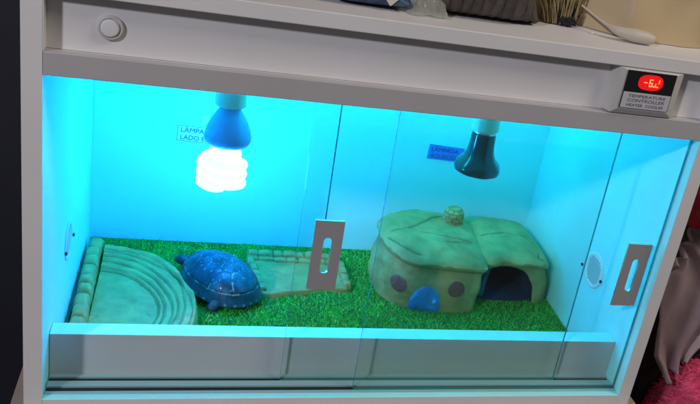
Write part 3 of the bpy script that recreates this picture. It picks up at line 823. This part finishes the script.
rm = body.modifiers.new('remesh', 'REMESH'); rm.mode = 'VOXEL'; rm.voxel_size = 0.0011; rm.use_smooth_shade = True
sm = body.modifiers.new('smooth', 'SMOOTH'); sm.iterations = 5
for s in (-1, 1):
    bm = bmesh.new(); bmesh.ops.create_uvsphere(bm, u_segments=12, v_segments=8, radius=0.0018)
    for v in bm.verts: v.co += Vector((0.0770 - s * 0.0046, 0.0150 + s * 0.0048, 0.0225))
    obj('eye', bm, M['eye'], body)
    bm = bmesh.new(); bmesh.ops.create_uvsphere(bm, u_segments=12, v_segments=8, radius=0.0024)
    for v in bm.verts: v.co = Vector((0.0715 - s * 0.0054 + v.co.x * 0.6, 0.0110 + s * 0.0056 + v.co.y * 0.6, 0.0190 + v.co.z))
    obj('pale_cheek_spot', bm, M['palespot'], body)

# ---------------------------------------------------------------- things on top of the tank
TZ = 0.4893
# blue patterned packet
pk = root('patterned_packet', 'flat navy packet with pale diamond print, at the left on tank top', 'packet', (0.318, 0.044, TZ), R(-2))
bm = bmesh.new(); rows = []
for i in range(15):
    row = []
    x = -0.044 + 0.088 * i / 14
    for j in range(18):
        a = 2 * PI * j / 18; e = 1 - 0.55 * (abs(i - 7) / 7) ** 5
        y = 0.075 + 0.075 * math.copysign(abs(math.cos(a)) ** 0.6, math.cos(a)); z = 0.0115 + 0.011 * e * math.copysign(abs(math.sin(a)) ** 0.7, math.sin(a))
        row.append((x, y, max(0.0002, z + 0.0022 * nz((x, y, z), 30, 1))))
    rows.append(row)
V = grid(bm, rows, closed_v=True); cap(bm, V[0]); cap(bm, V[-1])
pk_b = obj('wrapper', bm, M['bluepack'], pk, sharp=80)
bm = bmesh.new()
vs = [bm.verts.new(p) for p in ((0.016, -0.0022, 0.0145), (0.0235, -0.0016, 0.0065), (0.031, -0.0022, 0.0145), (0.0235, 0.004, 0.0220))]
fc = bm.faces.new(vs); rg = bmesh.ops.extrude_face_region(bm, geom=[fc])
for v in rg['geom']:
    if isinstance(v, bmesh.types.BMVert): v.co.y += 0.004; v.co.z -= 0.001
obj('printed_diamond', bm, M['cream'], pk)
# crumpled clear film
bm = bmesh.new(); rows = []
for i in range(30):
    row = []
    for j in range(30):
        u, v = i / 29, j / 29
        x = (u - 0.5) * 0.050; y = 0.006 + v * 0.07
        h = 0.026 * math.sin(PI * u) ** 0.7 * math.sin(PI * min(1, v * 1.3)) ** 0.6 if v * 1.3 < 1 else 0.0
        h += 0.005 * abs(fbm((u * 1.2, v, 0), 5, 2)); row.append((x + 0.006 * fbm((u, v, 1), 5, 3), y + 0.005 * fbm((u, v, 2), 5, 5), max(0.0005, h)))
    rows.append(row)
grid(bm, rows)
cl = obj('crumpled_film', bm, M['cling'], None, loc=(0.388, 0.036, TZ), sharp=25)
tag(cl, 'crumpled clear plastic film between navy packet and brown pouch', 'plastic film')
# brown ribbed pouch
bm = bmesh.new(); rows = []
nxs = 150
for i in range(nxs + 1):
    u = i / nxs; x = -0.066 + 0.140 * u
    prof = min(1, (u / 0.06) ** 0.5) * (1 if u < 0.76 else max(0.0, 1 - ((u - 0.76) / 0.24)) ** 0.9)
    hgt = 0.010 + 0.060 * prof; dep = 0.040 * (0.35 + 0.65 * prof)
    rib = math.sin(u * 2 * PI * 11 + 0.8 * nz((u * 6, 0, 0), 1, 1))
    row = []
    for j in range(36):
        a = 2 * PI * j / 36
        cy = math.copysign(abs(math.cos(a)) ** 0.8, math.cos(a)); cz = math.copysign(abs(math.sin(a)) ** 0.75, math.sin(a))
        k = 1 + 0.085 * rib * (0.5 + 0.5 * abs(cz)) + 0.03 * fbm((u * 5, cy, cz), 2, 4)
        z = hgt / 2 + hgt / 2 * cz * k
        # scalloped lower front hem
        if cz < -0.3 and cy < 0.2: z += 0.0026 * (1 + rib)
        row.append((x, 0.045 - dep * cy * -1 * k, max(0.0002, z)))
    rows.append(row)
V = grid(bm, rows, closed_v=True); cap(bm, V[0]); cap(bm, V[-1])
bp = obj('ribbed_pouch', bm, M['brown'], None, loc=(0.458, 0.046, TZ), sharp=85)
tag(bp, 'dark brown ribbed fabric pouch lying at the middle of tank top', 'pouch')
# dried grass tuft with black root clump
tf = root('dried_tuft', 'tuft of tan dried grass with black root clump on tank top', 'dried plant', (0.582, 0.108, TZ))
bm = bmesh.new(); bmesh.ops.create_icosphere(bm, subdivisions=5, radius=1)
for v in bm.verts:
    k = 1 + 0.35 * fbm(v.co, 2.2, 5); v.co = Vector((v.co.x * 0.0125 * k, v.co.y * 0.010 * k, 0.0062 + v.co.z * 0.0068 * k)); v.co.z = max(v.co.z, 0.0002)
obj('root_clump', bm, M['blackfluff'], tf)
bm = bmesh.new(); rt = random.Random(8)
for k in range(150):
    x0 = rt.uniform(-0.030, 0.012) if k % 3 else rt.gauss(0, 0.006); y0 = rt.uniform(-0.004, 0.010); dx = (x0 * 0.9 + rt.gauss(0.002, 0.010)); dy = rt.uniform(-0.004, 0.03); hg = rt.uniform(0.02, 0.085)
    P = [(x0, y0, 0.0015), (x0 + dx * 0.3, y0 + dy * 0.3, hg * 0.45 + 0.003), (x0 + dx, y0 + dy, hg)]
    tube(bm, catmull(P, 5, False), lambda t: 0.0009 * (1 - 0.7 * t), 5)
obj('dry_blades', bm, M['straw'], tf)
bm = bmesh.new()
for k in range(26):
    x0 = rt.gauss(0.001, 0.006); y0 = rt.uniform(-0.006, 0.002)
    P = [(x0, y0, 0.006), (x0 * 1.3 + 0.003 + rt.gauss(0, .002), y0 + 0.003, 0.012 + rt.uniform(0, .006)), (x0 * 1.5 + 0.010 * rt.random() + rt.gauss(0, .003), y0 + 0.008, 0.018 + rt.uniform(0, .016))]
    tube(bm, catmull(P, 5, False), lambda t: 0.0008 * (1 - 0.6 * t), 5)
obj('dark_strands', bm, M['blackfluff'], tf)
# white scoop
sc = root('white_scoop', 'white plastic scoop with thin handle lying near the display', 'scoop', (0.647, 0.054, TZ)); sc.scale = (0.92,) * 3
bm = bmesh.new()
P = catmull([(-0.052, 0.062, 0.030), (-0.040, 0.040, 0.022), (-0.028, 0.022, 0.0155), (-0.015, 0.010, 0.0115), (0.004, 0.004, 0.0100), (0.022, 0.002, 0.0090), (0.0335, 0.000, 0.0080)], 8, False)
rr = [0.0016, 0.0018, 0.0024, 0.0075, 0.0108, 0.0105, 0.0070]
def radf(t):
    f = t * 6; i = min(int(f), 5); return rr[i] + (rr[i + 1] - rr[i]) * (f - i)
tube(bm, P, radf, 20, True, 0.85)
obj('bowl_and_handle', bm, M['scoop'], sc)
# tan bag behind
bm = bmesh.new(); rows = []
for i in range(90):
    row = []
    for j in range(60):
        u, v = i / 89, j / 59; a = PI * v
        x = 0.500 + 0.370 * u
        y = 0.255 - 0.050 * max(0, min(1, (x - 0.605) / 0.05)) * (v < 0.5) - 0.130 * math.copysign(abs(math.cos(a)) ** 0.5, math.cos(a)) * (0.85 + 0.15 * math.sin(PI * u) ** .5)
        z = TZ + 0.150 * abs(math.sin(a)) ** 0.5 * (0.80 + 0.20 * math.sin(PI * u) ** 0.5)
        n_ = fbm((x, y, z), 11, 3); cr = abs(nz((x, y, z), 16, 9))
        row.append((x + 0.004 * n_, y + 0.008 * n_ + 0.006 * cr, max(TZ + 0.0003, z + (0.006 * n_ if 0 < j < 59 else 0))))
    rows.append(row)
V = grid(bm, rows); cap(bm, V[0]); cap(bm, V[-1])
kb = obj('tan_bag', bm, M['kraft'], None, sharp=80)
tag(kb, 'bulky tan bag standing at the back right of tank top', 'bag')
bm = bmesh.new(); bmesh.ops.create_icosphere(bm, subdivisions=2, radius=0.0016)  # added bead paints in a white glint
for v in bm.verts: v.co += Vector((0.6045, 0.075, TZ + 0.0016)); v.co.x += 0.0004 * math.sin(v.co.z * 4000)
tag(obj('white_glint', bm, M['switch'], None), 'tiny white pellet made as a bead, left of the white scoop', 'glint')

# ---------------------------------------------------------------- clothes heap to the right
def lump(name, c, r, m, amp, sc_, seed, sub=5, flat=None, smooth=80):
    bm = bmesh.new(); bmesh.ops.create_icosphere(bm, subdivisions=sub, radius=1)
    for v in bm.verts:
        n = v.co.normalized(); k = 1 + amp * fbm(n, sc_, seed) + amp * 0.5 * abs(nz(n, sc_ * 2.3, seed + 2))
        s = Vector((math.copysign(abs(n.x) ** 0.8, n.x), math.copysign(abs(n.y) ** 0.8, n.y), math.copysign(abs(n.z) ** 0.7, n.z)))
        v.co = Vector((s.x * r[0] * k, s.y * r[1] * k, s.z * r[2] * k))
        if flat is not None: v.co.z = max(v.co.z, flat - c[2])
    return obj(name, bm, m, None, loc=c, sharp=smooth)
h = lump('black_clothes_heap', (1.13, 0.38, -0.28), (0.27, 0.24, 0.56), M['blackcloth'], 0.10, 1.8, 4, 6, flat=-0.76)
tag(h, 'tall dark heap of black clothes standing right of the tank', 'clothes heap')
# mauve satin garment draped down
def sheet(name, outline, yf, m, folds, seed, thick=0.012):
    L_, Rr = outline
    bm = bmesh.new(); rows = []; n = 60
    for i in range(n + 1):
        t = i / n
        def ip(P):
            f = t * (len(P) - 1); k = min(int(f), len(P) - 2); return Vector(P[k]).lerp(Vector(P[k + 1]), f - k)
        a, b = ip(L_), ip(Rr); row = []
        for j in range(51):
            u = j / 50; p = a.lerp(b, u)
            y = yf(u, t) + folds * (math.sin(u * 15 + 6 * t + 2 * nz((u * 2, t * 2, 0), 1, seed)) + 0.6 * nz((u * 5, t * 2.2, 0), 1, seed + 3))
            row.append(Vector((p.x, y, p.y)))
        rows.append(row)
    grid(bm, rows); o = obj(name, bm, m, None, sharp=80)
    s = o.modifiers.new('thick', 'SOLIDIFY'); s.thickness = thick; return o
g = sheet('satin_garment', ([(0.882, 0.140), (0.868, 0.122), (0.866, 0.078), (0.869, 0.034), (0.876, -0.008), (0.918, -0.060)],
                            [(0.930, 0.178), (0.980, 0.155), (1.02, 0.105), (1.04, 0.05), (1.03, 0.0), (0.985, -0.035)]),
          lambda u, t: 0.135 + 0.055 * u - 0.02 * t, M['garment'], 0.011, 2, 0.008)
tag(g, 'pale mauve satin garment draped beside the right side of the tank', 'garment')
p_ = lump('pink_fleece', (1.055, 0.10, -0.30), (0.150, 0.13, 0.270), M['pink'], 0.07, 2.5, 9, 6, flat=-0.76)
# short pile on the fleece
me = p_.data; rp = random.Random(2)
bm = bmesh.new(); bm.from_mesh(me)
fl = [f for f in bm.faces]
for f in rp.sample(fl, min(len(fl), 16000)):
    n = (f.normal + Vector((rp.gauss(0, .45), rp.gauss(0, .45), rp.gauss(0, .45)))).normalized(); c = f.calc_center_median()
    t = n.orthogonal().normalized() * 0.0011; L0 = rp.uniform(0.006, 0.014)
    bm.faces.new([bm.verts.new(c - t), bm.verts.new(c + t), bm.verts.new(c + n * L0)])
bm.to_mesh(me); bm.free()
tag(p_, 'fluffy hot pink fleece at the lower right beside the tank', 'fleece')
r1 = lump('red_scarf', (0.930, 0.17, 0.245), (0.052, 0.045, 0.048), M['red'], 0.18, 2.2, 6, 5)
tag(r1, 'dark red scarf bundled above the mauve garment', 'scarf')
